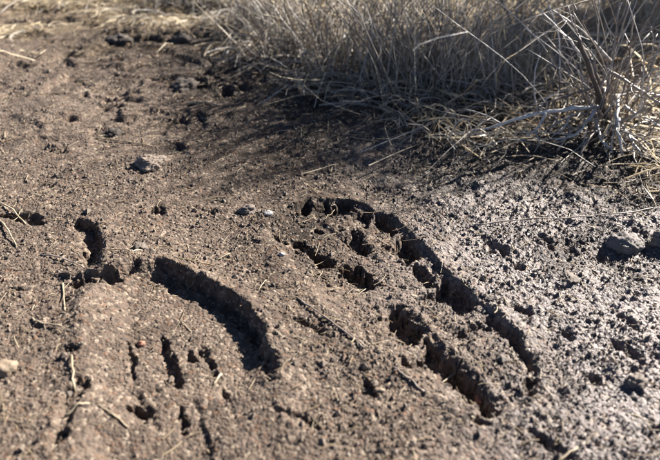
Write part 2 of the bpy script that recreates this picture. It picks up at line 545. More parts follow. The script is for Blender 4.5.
def stem_material(name, stops, rough=.6, thin=0.0):
    m, nt, b = nodes_of(name)
    t = new(nt, 'ShaderNodeAttribute', attribute_name='tone').outputs['Fac']
    geo = new(nt, 'ShaderNodeNewGeometry').outputs['Position']
    c = ramp(nt, t, stops)
    n = tex(nt, geo, 140, 3)
    c = mix(nt, map_(nt, n, .38, .68, 0, .65), c, mix(nt, .55, c, (.05, .038, .028)))
    nt.links.new(c, b.inputs['Base Color'])
    b.inputs['Roughness'].default_value = rough
    b.inputs['Specular IOR Level'].default_value = .4
    if thin:                                            # dead blades let light through
        tr = new(nt, 'ShaderNodeBsdfTranslucent')
        nt.links.new(c, tr.inputs['Color'])
        mx = new(nt, 'ShaderNodeMixShader')
        mx.inputs[0].default_value = thin
        nt.links.new(b.outputs[0], mx.inputs[1])
        nt.links.new(tr.outputs[0], mx.inputs[2])
        nt.links.new(mx.outputs[0], nt.nodes['Material Output'].inputs['Surface'])
    return m

def stone_material(name, a, c2, rough=.75):
    m, nt, b = nodes_of(name)
    tc = new(nt, 'ShaderNodeTexCoord').outputs['Object']
    c = mix(nt, map_(nt, tex(nt, tc, 90, 5), .35, .68, 0, 1), a, c2)
    c = mix(nt, map_(nt, tex(nt, tc, 500, 2), .55, .7, 0, .5), c, (.06, .045, .036))
    nt.links.new(c, b.inputs['Base Color'])
    b.inputs['Roughness'].default_value = rough
    bump = new(nt, 'ShaderNodeBump')
    bump.inputs['Strength'].default_value = .8
    bump.inputs['Distance'].default_value = .0012
    nt.links.new(tex(nt, tc, 330, 4), bump.inputs['Height'])
    nt.links.new(bump.outputs[0], b.inputs['Normal'])
    return m

M_MUD = mud_material()
M_CRUMB = crumb_material()
M_GRASS = stem_material('dry_grass', [(0, (.045, .035, .027)), (.3, (.17, .135, .105)), (.52, (.37, .34, .30)), (.72, (.52, .49, .445)), (.84, (.56, .455, .29)), (1, (.66, .57, .42))], .45, .5)
M_STRAW = stem_material('straw', [(0, (0.163, 0.111, 0.067)), (.5, (0.311, 0.244, 0.155)), (1, (0.459, 0.392, 0.281))], .5, .25)
M_TWIG = stem_material('weathered_twig', [(0, (0.037, 0.027, 0.021)), (.35, (0.126, 0.092, 0.070)), (.7, (0.266, 0.233, 0.200)), (1, (.52, .49, .45))], .38)
M_CLOD = stone_material('dried_clod', (0.115, 0.092, 0.076), (0.068, 0.053, 0.042), .85)
M_GREY = stone_material('grey_clod', (.125, .108, .098), (.075, .063, .056), .8)
M_DARK = stone_material('dark_clod', (.055, .043, .034), (.032, .025, .02), .9)
M_PALE = stone_material('pale_stone', (.165, .128, .098), (.10, .075, .056))
M_WHITE = stone_material('quartz_pebble', (0.322, 0.304, 0.291), (0.211, 0.186, 0.174), .4)
M_RED = stone_material('rusty_pebble', (0.236, 0.093, 0.053), (0.174, 0.081, 0.050))
M_TAN = stone_material('tan_pebble', (.19, .14, .095), (.12, .09, .06))

# ------------------------------------------------------------------ the ground
def axis_x():
    xs = [0.0]
    while xs[-1] < 300:
        x = xs[-1]
        s = .0017 if x < .30 else .0017 + (x - .30) * .0042
        if x > 1.35:
            s = .006 * 1.18 ** ((len(xs)) - n0)
        else:
            n0 = len(xs)
        xs.append(x + s)
    xs = np.array(xs)
    return np.concatenate([-xs[:0:-1], xs])

def axis_y():
    ys = [.17]
    while ys[-1] < 300:
        y = ys[-1]
        s = .0012 * (y * y + CAM_H ** 2) / (.45 ** 2 + CAM_H ** 2) ** 1.0
        s = max(s, .0012)
        if y > 2.3:
            s = .012 * 1.12 ** (len(ys) - n0)
        else:
            n0 = len(ys)
        ys.append(y + s)
    back = [.17]
    k = 0
    while back[-1] > -40:
        back.append(back[-1] - .002 * 1.16 ** k)
        k += 1
    return np.concatenate([np.array(back)[:0:-1], np.array(ys)])

AX, AY = axis_x(), axis_y()
GX, GY = np.meshgrid(AX, AY)
SX = np.gradient(AX)
SY = np.gradient(AY)
SS = np.maximum(SX[None, :] + 0 * GX, SY[:, None] + 0 * GX)
GZ = relief(GX.ravel(), GY.ravel(), SS.ravel()).reshape(GX.shape)
WET = wet_mask(GX.ravel(), GY.ravel())
e0 = edge_y(GX.ravel())
LIT = sstep(-.05, .30, GY.ravel() - e0) * .75
far = sstep(-.25, .35, GY.ravel() - at(210, 40)[1] + .25 * noise(GX.ravel() / .30, GY.ravel() / .14, 85)) * sstep(-.05, -.35, GX.ravel())
LIT = np.clip(np.maximum(LIT, far * .9) * (.7 + .5 * noise(GX.ravel() / .11, GY.ravel() / .11, 61)), 0, 1)
# dark earth and the plants' cast shade, both painted into the mud colour
def humus_shade_mask(x, y):
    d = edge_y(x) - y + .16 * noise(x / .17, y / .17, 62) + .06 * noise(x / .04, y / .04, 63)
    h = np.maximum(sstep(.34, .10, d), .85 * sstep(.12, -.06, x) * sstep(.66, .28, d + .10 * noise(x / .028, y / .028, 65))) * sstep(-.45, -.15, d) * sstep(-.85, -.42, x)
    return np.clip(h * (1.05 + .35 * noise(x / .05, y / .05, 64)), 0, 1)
HUM_SHADE = humus_shade_mask(GX.ravel(), GY.ravel())
print('ground grid', GX.shape, GX.size)

def ground_z(x, y):
    """Height of the built ground at a place (bilinear in the grid)."""
    x = np.atleast_1d(np.asarray(x, float))
    y = np.atleast_1d(np.asarray(y, float))
    i = np.clip(np.searchsorted(AX, x) - 1, 0, len(AX) - 2)
    j = np.clip(np.searchsorted(AY, y) - 1, 0, len(AY) - 2)
    u = (x - AX[i]) / (AX[i + 1] - AX[i])
    v = (y - AY[j]) / (AY[j + 1] - AY[j])
    return (GZ[j, i] * (1 - u) * (1 - v) + GZ[j, i + 1] * u * (1 - v) + GZ[j + 1, i] * (1 - u) * v + GZ[j + 1, i + 1] * u * v)

nx, ny = len(AX), len(AY)
V_ALL = np.stack([GX.ravel(), GY.ravel(), GZ.ravel()], 1)
jj, ii = np.meshgrid(np.arange(ny - 1), np.arange(nx - 1), indexing='ij')
q0 = (jj * nx + ii).ravel()
F_ALL = np.stack([q0, q0 + 1, q0 + nx + 1, q0 + nx], 1)
CX = (AX[ii.ravel()] + AX[ii.ravel() + 1]) / 2
CY = (AY[jj.ravel()] + AY[jj.ravel() + 1]) / 2
who = np.zeros(len(F_ALL), int)
for k, P in ((1, PRINT_R), (2, PRINT_L)):
    lo, hi = P.min(0) - .02, P.max(0) + .02
    m = (CX > lo[0]) & (CX < hi[0]) & (CY > lo[1]) & (CY < hi[1])
    d, s, ins, _ = polydist(CX[m], CY[m], P, True)
    who[np.flatnonzero(m)[ins | (d < .004)]] = k
# one set of normals for the sheet and the prints, so no seam shows where they meet
n_all = np.cross(np.stack([np.ones_like(GZ), np.zeros_like(GZ), np.gradient(GZ, AX, axis=1)], -1),
                 np.stack([np.zeros_like(GZ), np.ones_like(GZ), np.gradient(GZ, AY, axis=0)], -1)).reshape(-1, 3)
n_all /= np.linalg.norm(n_all, axis=1, keepdims=True)

def sheet(name, sel, **kw):
    F = F_ALL[sel]
    used, inv = np.unique(F.ravel(), return_inverse=True)
    me = mesh_from(name, V_ALL[used], inv.reshape(F.shape))
    add_attr(me, 'wet', WET[used])
    add_attr(me, 'litter', LIT[used])
    add_attr(me, 'humus_shade', HUM_SHADE[used])
    me.normals_split_custom_set_from_vertices(n_all[used].astype(np.float32))
    return link(name, me, M_MUD, **kw)

ground = sheet('ground', who == 0, kind='structure')
sheet('boot_print', who == 1, parent=ground, label='deep boot print with two rows of lug marks in wet grey-brown mud')
sheet('boot_print', who == 2, parent=ground, label='smooth-floored boot print with a dark shadowed wall on its right')

# ------------------------------------------------------------------ crumbs of mud
def ico(sub=1):
    bm = bmesh.new()
    bmesh.ops.create_icosphere(bm, subdivisions=sub, radius=1.0)
    V = np.array([v.co[:] for v in bm.verts])
    F = np.array([[v.index for v in f.verts] for f in bm.faces])
    bm.free()
    return V, F

def crumbs(name, n, seed, label, cat):
    r = np.random.default_rng(seed)
    y = .20 + 1.5 * r.random(n * 3) ** 2.0
    x = (r.random(n * 3) - .5) * 2 * (.22 + .62 * y)
    keep = (r.random(n * 3) < .22 + .78 * sstep(-.3, .5, noise(x / .07, y / .07, 71) + .25 * wet_mask(x, y))) & (y < edge_y(x) + .15)
    _, _, ins, _ = polydist(x, y, PRINT_L, True)
    keep &= ~ins | (r.random(n * 3) < .15)
    x, y = x[keep][:n], y[keep][:n]
    n = len(x)
    V0 = np.array([(1, 0, 0), (0, 1, 0), (-1, 0, 0), (0, -1, 0), (0, 0, 1), (0, 0, -1)], float)
    F0 = np.array([(0, 1, 4), (1, 2, 4), (2, 3, 4), (3, 0, 4), (1, 0, 5), (2, 1, 5), (3, 2, 5), (0, 3, 5)])
    size = np.clip(np.exp(r.normal(math.log(.0009), .45, n)), .0004, .0046) * (.8 + .5 * y)
    sc = size[:, None] * r.uniform(.65, 1.3, (n, 3))
    V = V0[None] * (1 + r.uniform(-.35, .35, (n, len(V0), 1))) * sc[:, None, :]
    a = r.random(n) * 6.283
    c, s = np.cos(a)[:, None], np.sin(a)[:, None]
    vx = V[..., 0] * c - V[..., 1] * s + x[:, None]
    vy = V[..., 0] * s + V[..., 1] * c + y[:, None]
    vz = V[..., 2] * .8 + (ground_z(x, y) + size * .30)[:, None]
    VV = np.stack([vx, vy, vz], -1).reshape(-1, 3)
    FF = (F0[None] + (np.arange(n) * len(V0))[:, None, None]).reshape(-1, 3)
    me = mesh_from(name, VV, FF, False)
    tone = np.clip(r.beta(1.6, 1.6, n), 0, 1)
    hum_shade = humus_shade_mask(x, y)
    tone = tone * (1 - .85 * hum_shade)                      # crumbs take on the dark earth and painted shade too
    add_attr(me, 'tone', np.repeat(tone, len(V0)))
    add_attr(me, 'wet', np.repeat(wet_mask(x, y) * (1 - hum_shade), len(V0)))
    return link(name, me, M_CRUMB, kind='stuff', label=label, cat=cat)

crumbs('mud_crumbs', 62000, 9, 'loose grains and crumbs of mud strewn over the ground', 'mud crumbs')

def lump(name, px, py, rx, ry, rz, mat, label, cat, seed, sink=.3, sub=3, rot=0., amp=.22, group=None, flat=0.0):
    V0, F = ico(sub)
    V = V0
    def n3(k, sd):
        x, y, z = V0[:, 0] * k + sd, V0[:, 1] * k - sd * .7, V0[:, 2] * k + sd * .3
        return (noise(x + .3 * z, y, sd) + noise(y + .3 * x, z, sd + 7) + noise(z + .3 * y, x, sd + 13)) * .62
    rr = 1 + amp * n3(1.3, seed) + amp * .55 * n3(3.1, seed + 1) + amp * .35 * n3(7, seed + 2) + amp * .30 * n3(15, seed + 3) + amp * .2 * n3(31, seed + 4)
    V = V * rr[:, None]
    if flat:
        V[:, 2] = np.minimum(V[:, 2], 1 - flat + .08 * V[:, 0])
    V = V * np.array([rx, ry, rz])
    c, s = math.cos(rot), math.sin(rot)
    V = np.stack([V[:, 0] * c - V[:, 1] * s, V[:, 0] * s + V[:, 1] * c, V[:, 2]], 1)
    p = at(px, py)
    z = float(ground_z(p[0], p[1])[0])
    me = mesh_from(name, V, F)
    add_attr(me, 'tone', np.full(len(V), .5))
    o = link(name, me, mat, label=label, cat=cat, group=group)
    o.location = (p[0], p[1], z + rz * (1 - 2 * sink))
    return o

lump('stone', 150, 164, .019, .017, .010, M_PALE, 'pale tan stone half sunk in the trail, far left of the thicket', 'stone', 3, .38, 5, .3, .34)
lump('mud_clod', 626, 237, .018, .018, .012, M_GREY, 'big rounded grey mud clod below the long thin twig', 'clod', 6, .45, 5, 0, .22)
lump('mud_clod', 668, 236, .015, .016, .014, M_GREY, 'grey mud clod cut by the right edge beside a bigger clod', 'clod', 16, .34, 5, 0, .34)
lump('pebble', 7, 372, .0090, .0075, .006, M_TAN, 'pale tan pebble at the left edge of the mud', 'pebble', 21, .25)
lump('pebble', 139, 334, .0034, .0028, .0024, M_RED, 'tiny rust-red pebble on the floor of the smooth boot print', 'pebble', 24, .25)
lump('pebble', 268, 210, .0055, .0044, .0036, M_WHITE, 'whitish pebble at the upper left tip of the lugged boot print', 'pebble', 31, .4)
lump('pebble', 282, 254, .0032, .0026, .0024, M_WHITE, 'tiny whitish pebble left of the lugged boot print, below a bigger one', 'pebble', 34, .3)
lump('pebble', 380, 385, .0040, .0024, .0022, M_TAN, 'small straw-coloured pebble below the lugged boot print', 'pebble', 39, .3)
lump('pebble', 482, 382, .0030, .0042, .0026, M_RED, 'small orange pebble inside the heel of the lugged boot print', 'pebble', 44, .3)
for k, (px, py, r, lab) in enumerate((
        (370, 381, .0075, 'small dark mud clod below the lugged boot print'), (345, 206, .008, 'brown mud clod at the top rim of the lugged boot print'),
        (141, 247, .007, 'small mud clod above the smooth boot print'), (247, 205, .010, 'brown mud clod left of the whitish pebble'),
        (112, 132, .014, 'dark mud clod in the trail left of the pale stone'), (186, 92, .022, 'dark mud clod at the left end of the thicket shadow'),
        (122, 46, .026, 'dark mud clod far up the trail, leftmost of two'), (184, 46, .028, 'dark mud clod far up the trail, rightmost of two'),
        (640, 372, .008, 'grey mud clod at the lower right of the wet mud'), (570, 272, .009, 'grey mud clod among the lug marks in wet mud'))):
    lump('mud_clod', px, py, r, r * .8, r * .5, M_DARK if 'dark' in lab else M_CLOD, lab, 'clod', 50 + 3 * k, .38, 4, k * .9, .42)

# ------------------------------------------------------------------ stems: tubes swept along many centre lines at once
def tubes(C, R, sides=3):
    """C (n,k,3) centre lines, R (n,k) radii -> vertices, quads."""
    n, k, _ = C.shape
    T = np.gradient(C, axis=1)
    T /= np.linalg.norm(T, axis=2, keepdims=True) + 1e-12
    ref = np.zeros_like(T)
    mean = C[:, -1] - C[:, 0]
    flat = np.abs(mean[:, 2]) > np.hypot(mean[:, 0], mean[:, 1])
    ref[..., 0] = np.where(flat, 1.0, .0)[:, None]
    ref[..., 2] = np.where(flat, .0, 1.0)[:, None]
    U = np.cross(T, ref)
    U /= np.linalg.norm(U, axis=2, keepdims=True) + 1e-12
    W = np.cross(T, U)
    a = np.arange(sides) * 2 * np.pi / sides
    V = C[:, :, None, :] + R[:, :, None, None] * (np.cos(a)[None, None, :, None] * U[:, :, None, :] + np.sin(a)[None, None, :, None] * W[:, :, None, :])
    idx = np.arange(n * k * sides).reshape(n, k, sides)
    p, q = idx[:, :-1], idx[:, 1:]
    F = np.stack([p, np.roll(p, -1, 2), np.roll(q, -1, 2), q], -1).reshape(-1, 4)
    return V.reshape(-1, 3), F

def ribbons(C, R, r):
    """Flat twisted blades along centre lines."""
    n, k, _ = C.shape
    T = np.gradient(C, axis=1)
    T /= np.linalg.norm(T, axis=2, keepdims=True) + 1e-12
    ref = r.normal(0, 1, (n, 1, 3)) + np.linspace(0, 1, k)[None, :, None] * r.normal(0, .8, (n, 1, 3))
    U = np.cross(T, ref)
    U /= np.linalg.norm(U, axis=2, keepdims=True) + 1e-12
    V = np.stack([C - U * R[..., None], C + U * R[..., None]], 2)
    idx = np.arange(n * k * 2).reshape(n, k, 2)
    p, q = idx[:, :-1], idx[:, 1:]
    F = np.stack([p[..., 0], p[..., 1], q[..., 1], q[..., 0]], -1).reshape(-1, 4)
    return V.reshape(-1, 3), F

def blade_mesh(name, C, R, tone, r, share=.6):
    """Dry grass: some round stalks, some flat blades."""
    flat = r.random(len(C)) < share
    V1, F1 = tubes(C[~flat], R[~flat], 3)
    V2, F2 = ribbons(C[flat], R[flat] * 1.15, r)
    me = mesh_from(name, np.concatenate([V1, V2]), np.concatenate([F1, F2 + len(V1)]))
    k = C.shape[1]
    add_attr(me, 'tone', np.concatenate([np.repeat(tone[~flat], k * 3), np.repeat(tone[flat], k * 2)]))
    return me

def tube_mesh(name, C, R, tone, sides=3):
    V, F = tubes(C, R, sides)
    me = mesh_from(name, V, F)
    add_attr(me, 'tone', np.repeat(tone, C.shape[1] * sides))
    return me

def upright(x, y, h, r, lean=.35, droop=.35, k=6, kinky=.016):
    n = len(x)
    t = np.linspace(0, 1, k)[None]
    az = r.random(n)[:, None] * 6.283
    ln = np.abs(r.normal(0, lean, n))[:, None]
    dr = np.abs(r.normal(0, droop, n))[:, None]
    L = h[:, None]
    out = L * (ln * t + dr * t ** 2.4)
    az2 = az + r.normal(0, .5, n)[:, None] * t
    z = L * (t - .30 * dr * t ** 3)
    kink = r.normal(0, kinky, (n, k)) * L
    kink[:, 0] = 0
    X = x[:, None] + out * np.cos(az2) + kink
    Y = y[:, None] + out * np.sin(az2) + np.roll(kink, 1, 0)
    Z = ground_z(x, y)[:, None] - .006 + z
    return np.stack([X, Y, Z], -1)

def lying(x, y, L, r, rise=.03, k=6, lift=.0012, az=None, curl=.45):
    n = len(x)
    t = np.linspace(-.5, .5, k)[None]
    az = (r.random(n) * 6.283 if az is None else az)[:, None]
    bend = r.normal(0, curl, n)[:, None]
    a = az + bend * t * 2
    X = x[:, None] + L[:, None] * t * np.cos(a)
    Y = y[:, None] + L[:, None] * t * np.sin(a)
    g = ground_z(X.ravel(), Y.ravel()).reshape(X.shape)
    up = np.abs(r.normal(0, rise, n))[:, None]
    tilt = r.normal(0, rise, n)[:, None]
    lo = ground_z(x, y)[:, None] * .5 + .5 * g.max(1, keepdims=True)
    Z = np.maximum(g, lo) + lift + up * (1 - (2 * t) ** 2) + np.clip(tilt * (t + .5 * np.sign(tilt)), 0, None)
    return np.stack([X, Y, Z], -1)

def radii(r, n, k, r0, r1, spread=.35):
    s = np.exp(r.normal(0, spread, n))[:, None]
    return s * np.linspace(r0, r1, k)[None]

def clear(x, y):
    """The opening between the plants through which the low sun reaches the shrub and the thatch beside it."""
    c = at(575, 125)
    u = (x - c[0]) * SUN_H[0] + (y - c[1]) * SUN_H[1]
    v = -(x - c[0]) * SUN_H[1] + (y - c[1]) * SUN_H[0]
    s_ = at(604, 136)
    front = (x > s_[0] - .13) & (y < s_[1] + .10)
    return ((u > -.10) & (u < 1.1) & (np.abs(v - .02) < .17)) | front

# the thicket: an uncountable mass of dry stems and fallen thatch
def thicket():
    r = np.random.default_rng(100)
    Cs, Rs, Ts = [], [], []
    def take(n, ymax, off):
        y = r.random(n * 6) * ymax
        x = (r.random(n * 6) - .5) * 2 * (.4 + .75 * y)
        d = y - edge_y(x) + .10 * noise(x / .15, y / .15, 81)
        m = (d > off) & (r.random(len(x)) < .25 + .75 * sstep(-.35, .35, noise(x / .13, y / .13, 82)))
        # the trail runs on to the far left: thin growth there
        m &= (x > at(190, 22)[0] - .1 * (y - 1.5)) | (r.random(len(x)) < .35)
        return x[m][:n], y[m][:n]
    # standing stems
    x, y = take(2500, 2.6, .07)
    sunny = clear(x, y)
    x, y = x[~sunny], y[~sunny]
    h = r.uniform(.05, .28, len(x)) * (.75 + .45 * sstep(0, .35, y - edge_y(x))) * np.where(x < at(200, 30)[0], .5, 1.0)
    C = upright(x, y, h, r, .7, .25)
    Cs.append(C); Rs.append(radii(r, len(x), 6, .0008, .00035)); Ts.append(np.clip(r.normal(.48, .24, len(x)), 0, 1))
    # side shoots off them
    pick = r.integers(0, len(x), 5200)
    i = r.integers(2, 5, len(pick))
    p0 = C[pick, i]
    d = r.normal(0, .7, (len(pick), 3))
    d[:, 2] = np.abs(d[:, 2]) * .8 + .25
    d *= (r.uniform(.02, .08, len(pick)) / np.linalg.norm(d, axis=1))[:, None]
    t = np.linspace(0, 1, 6)[None, :, None]
    Cs.append(p0[:, None] + d[:, None] * t + np.array([0, 0, 1])[None, None] * (.012 * t ** 2) + r.normal(0, .0012, (len(pick), 6, 3)) * t)
    Rs.append(radii(r, len(pick), 6, .0006, .0003)); Ts.append(np.clip(r.normal(.58, .22, len(pick)), 0, 1))
    # long thin stalks sprawling at all angles
    x, y = take(620, 2.4, .0)
    sunny = clear(x, y)
    x, y = x[~sunny], y[~sunny]
    h = r.uniform(.07, .20, len(x))
    Cs.append(upright(x, y, h, r, 1.0, .12, 6, .008)); Rs.append(radii(r, len(x), 6, .0006, .0004, .2)); Ts.append(np.clip(r.normal(.66, .16, len(x)), 0, 1))
    # farther back
    x, y = take(2800, 6.5, .6)
    sunny = clear(x, y)
    x, y = x[~sunny], y[~sunny]
    h = r.uniform(.12, .50, len(x)) * np.where(x < -.45, .5, 1.0)
    Cs.append(upright(x, y, h, r, .5, .25)); Rs.append(radii(r, len(x), 6, .0020, .0010)); Ts.append(np.clip(r.normal(.50, .22, len(x)), 0, 1))
    # fallen thatch
    x, y = take(8000, 2.6, -.05)
    L = np.exp(r.normal(math.log(.07), .55, len(x)))
    Cs.append(lying(x, y, L, r, .014)); Rs.append(radii(r, len(x), 6, .0007, .0005)); Ts.append(np.clip(r.normal(.60, .22, len(x)), 0, 1))
    x, y = take(4500, 5.0, .2)
    L = r.uniform(.08, .30, len(x))
    Cs.append(lying(x, y, L, r, .03)); Rs.append(radii(r, len(x), 6, .0015, .0011)); Ts.append(np.clip(r.normal(.68, .18, len(x)), 0, 1))
    # straw trodden flat at the far end of the trail
    y = r.uniform(1.18, 2.3, 5000)
    x = r.uniform(-1.25, -.15, 5000)
    m = (r.random(5000) < sstep(.0, .5, 1.3 * noise(x / .30, y / .14, 85) + .7 * sstep(1.25, 1.8, y) - .25)) & (y > edge_y(x) - .55)
    x, y = x[m], y[m]
    L = np.exp(r.normal(math.log(.06), .5, len(x)))
    Cs.append(lying(x, y, L, r, .006)); Rs.append(radii(r, len(x), 6, .0009, .0007)); Ts.append(np.clip(r.normal(.72, .14, len(x)), 0, 1))
    C, R, T = np.concatenate(Cs), np.concatenate(Rs), np.concatenate(Ts)
    T = np.clip(T + .09 + .18 * sstep(.10, .32, C[:, 0, 0] + .12 * noise(C[:, 0, 0] / .2, C[:, 0, 1] / .2, 84)) + .14 * sstep(-.3, -.6, C[:, 0, 0]), 0, 1)
    link('dry_grass', blade_mesh('dry_grass', C, R, T, r), M_GRASS, kind='stuff', label='dense thicket of dead grey and straw-coloured grass behind the mud', cat='grass')
thicket()

# straw litter too small to pick apart, scattered over the mud
def litter():
    r = np.random.default_rng(200)
    n = 5200
    y = .22 + 1.7 * r.random(n * 3) ** 1.5
    x = (r.random(n * 3) - .5) * 2 * (.22 + .62 * y)
    m = (y < edge_y(x) + .1) & (r.random(n * 3) < .22 + .5 * sstep(.35, .0, edge_y(x) - y) + .35 * sstep(.0, .5, noise(x / .12, y / .12, 83)) * sstep(.2, -.2, x))
    _, _, ins, _ = polydist(x, y, PRINT_L, True)
    m &= ~ins | (r.random(len(x)) < .3)
    x, y = x[m][:n], y[m][:n]
    n = len(x)
    L = np.clip(np.exp(r.normal(math.log(.009), .55, n)), .003, .05) * (.7 + .6 * y)
    C = lying(x, y, L, r, .0008, 5, .0002, None, .12)
    R = radii(r, n, 5, .00040, .00032, .3) * (.7 + .6 * y)[:, None]
    T = np.clip(r.normal(.45, .28, n), 0, 1)
    link('straw_litter', tube_mesh('straw_litter', C, R, T), M_STRAW, kind='stuff', label='fine bits of broken straw scattered over the mud', cat='straw litter')
litter()

# single tussocks that stand out of the mass
def tussock(px, py, h, n, spread, tone, label, seed, lean=.45):
    p = at(px, py)
    r = np.random.default_rng(seed)
    z = float(ground_z(*p)[0])
    root = empty('grass_tussock', (p[0], p[1], z), label, 'grass tussock', 'grass tussocks at the edge of the mud')
    def part(name, C, R, T, mat):
        C = C - np.array([p[0], p[1], z])
        link(name, blade_mesh(name, C, R, T, r), mat, parent=root)
    a, q = r.random(n) * 6.283, np.sqrt(r.random(n)) * spread
    x, y = p[0] + q * np.cos(a), p[1] + q * np.sin(a)
    part('stems', upright(x, y, r.uniform(.35, 1, n) * h, r, lean, .22, 7), radii(r, n, 7, .0008, .0004), np.clip(r.normal(tone, .16, n), 0, 1), M_GRASS)
    m = int(n * .8)
    a, q = r.random(m) * 6.283, np.sqrt(r.random(m)) * spread * 1.7
    x, y = p[0] + q * np.cos(a), p[1] + q * np.sin(a)
    part('fallen_blades', lying(x, y, r.uniform(.03, .15, m), r, .012), radii(r, m, 6, .0008, .0005), np.clip(r.normal(tone + .05, .2, m), 0, 1), M_GRASS)

for k, a in enumerate((
        (300, 62, .24, 170, .075, .48, 'grey dead grass tussock at the left end of the thicket'),
        (352, 80, .26, 190, .085, .50, 'grey grass tussock behind the bent looping stem'),
        (420, 96, .28, 200, .090, .52, 'tall grey grass tussock in the middle of the thicket front'),
        (478, 92, .20, 170, .090, .72, 'low straw-gold grass tussock left of the dead shrub'),
        (522, 96, .10, 150, .085, .80, 'flattened golden grass tussock at the foot of the dead shrub'),
        (650, 60, .22, 120, .080, .80, 'upright golden grass tussock behind the dead shrub at right'),
        (262, 40, .20, 140, .070, .40, 'brownish grass tussock far back beside the trail'),
        (205, 10, .24, 160, .090, .34, 'dark brown grass tussock far up the trail edge'),
        (95, 3, .10, 150, .120, .80, 'pale flattened straw tussock at the far end of the trail'))):
    tussock(*a, seed=300 + k)

def tall_bush():
    r = np.random.default_rng(600)
    c = at(604, 136)
    v = np.array([-SUN_H[1], SUN_H[0]])
    p = c + SUN_H * .92 + v * .27
    z = float(ground_z(*p)[0])
    root = empty('tall_bush', (p[0], p[1], z), 'tall dense dry bush cut by the upper right edge, behind the dead shrub', 'bush')
    n = 520
    a, q = r.random(n) * 6.283, np.sqrt(r.random(n)) * .17
    x, y = p[0] + q * np.cos(a), p[1] + q * np.sin(a)
    C = upright(x, y, r.uniform(.32, .98, n), r, .06, .02, 8)
    off = np.array([p[0], p[1], z])
    link('stems', tube_mesh('stems', C - off, radii(r, n, 8, .0022, .0009), np.clip(r.normal(.4, .2, n), 0, 1)), M_GRASS, parent=root)
    m = 7500
    k, i = r.integers(0, n, m), r.integers(1, 7, m)
    d = r.normal(0, .7, (m, 3))
    d[:, 2] = np.abs(d[:, 2]) + .2
    d *= (r.uniform(.04, .14, m) / np.linalg.norm(d, axis=1))[:, None]
    t = np.linspace(0, 1, 4)[None, :, None]
    T = C[k, i][:, None] + d[:, None] * t + r.normal(0, .003, (m, 4, 3)) * t
    link('twigs', tube_mesh('twigs', T - off, radii(r, m, 4, .0016, .0008), np.clip(r.normal(.45, .2, m), 0, 1)), M_GRASS, parent=root)
tall_bush()

# ------------------------------------------------------------------ sticks, straws and stems one can pick out
def smooth_path(P, k):
    P = np.asarray(P, float)
    if len(P) == 2:
        P = np.array([P[0], (P[0] + P[1]) / 2 + np.array([0, 0, 0]), P[1]])
    t = np.concatenate([[0], np.cumsum(np.linalg.norm(np.diff(P, axis=0), axis=1))])
    u = np.linspace(0, t[-1], k)
    Q = np.stack([np.interp(u, t, P[:, i]) for i in range(3)], 1)
    for _ in range(max(1, k // (len(P) * 2))):
        Q[1:-1] = (Q[:-2] + 2 * Q[1:-1] + Q[2:]) / 4
    return Q

def stick_mesh(name, Q, r0, r1, tone, seed, sides=6, knots=.12):
    r = np.random.default_rng(seed)
    k = len(Q)
    R = np.linspace(r0, r1, k) * (1 + knots * r.normal(0, 1, k))
    Q = Q.copy()
    Q[1:-1] += r.normal(0, min(r0 * .35, .0006), (k - 2, 3))
    V, F = tubes(Q[None], R[None], sides)
    # closed ends
    V = np.concatenate([V, Q[:1], Q[-1:]])
    F = [tuple(f) for f in F]
    n = k * sides
    F += [(n, (i + 1) % sides, i) for i in range(sides)]
    b = (k - 1) * sides
    F += [(n + 1, b + i, b + (i + 1) % sides) for i in range(sides)]
    me = bpy.data.meshes.new(name)
    me.from_pydata(V.tolist(), [], F)
    me.polygons.foreach_set('use_smooth', np.ones(len(me.polygons), bool))
    add_attr(me, 'tone', np.clip(tone + .12 * noise(np.arange(len(V)) * .07, np.full(len(V), seed * 1.3), seed), 0, 1))
    return me

def ground_stick(name, pts, r0, r1, tone, mat, label, cat, seed, lift=0.0, k=14, group=None, sag=.65):
    W = np.array([[*at(*p), 0.0] for p in pts])
    Q = smooth_path(W, k)
    g = ground_z(Q[:, 0], Q[:, 1])
    # a stiff stick spans the hollows: take a smoothed upper hull of the ground under it
    t = np.linspace(0, 1, k)
    base = g[0] + (g[-1] - g[0]) * t
    over = np.max(g - base)
    Q[:, 2] = np.maximum(g, sag * (base + max(over, 0) * .6) + (1 - sag) * g) + r0 * .4 + lift * np.sin(t * np.pi)
    o0 = Q[0].copy()
    o = link(name, stick_mesh(name, Q - o0, r0, r1, tone, seed), mat, label=label, cat=cat, group=group)
    o.location = o0
    return o

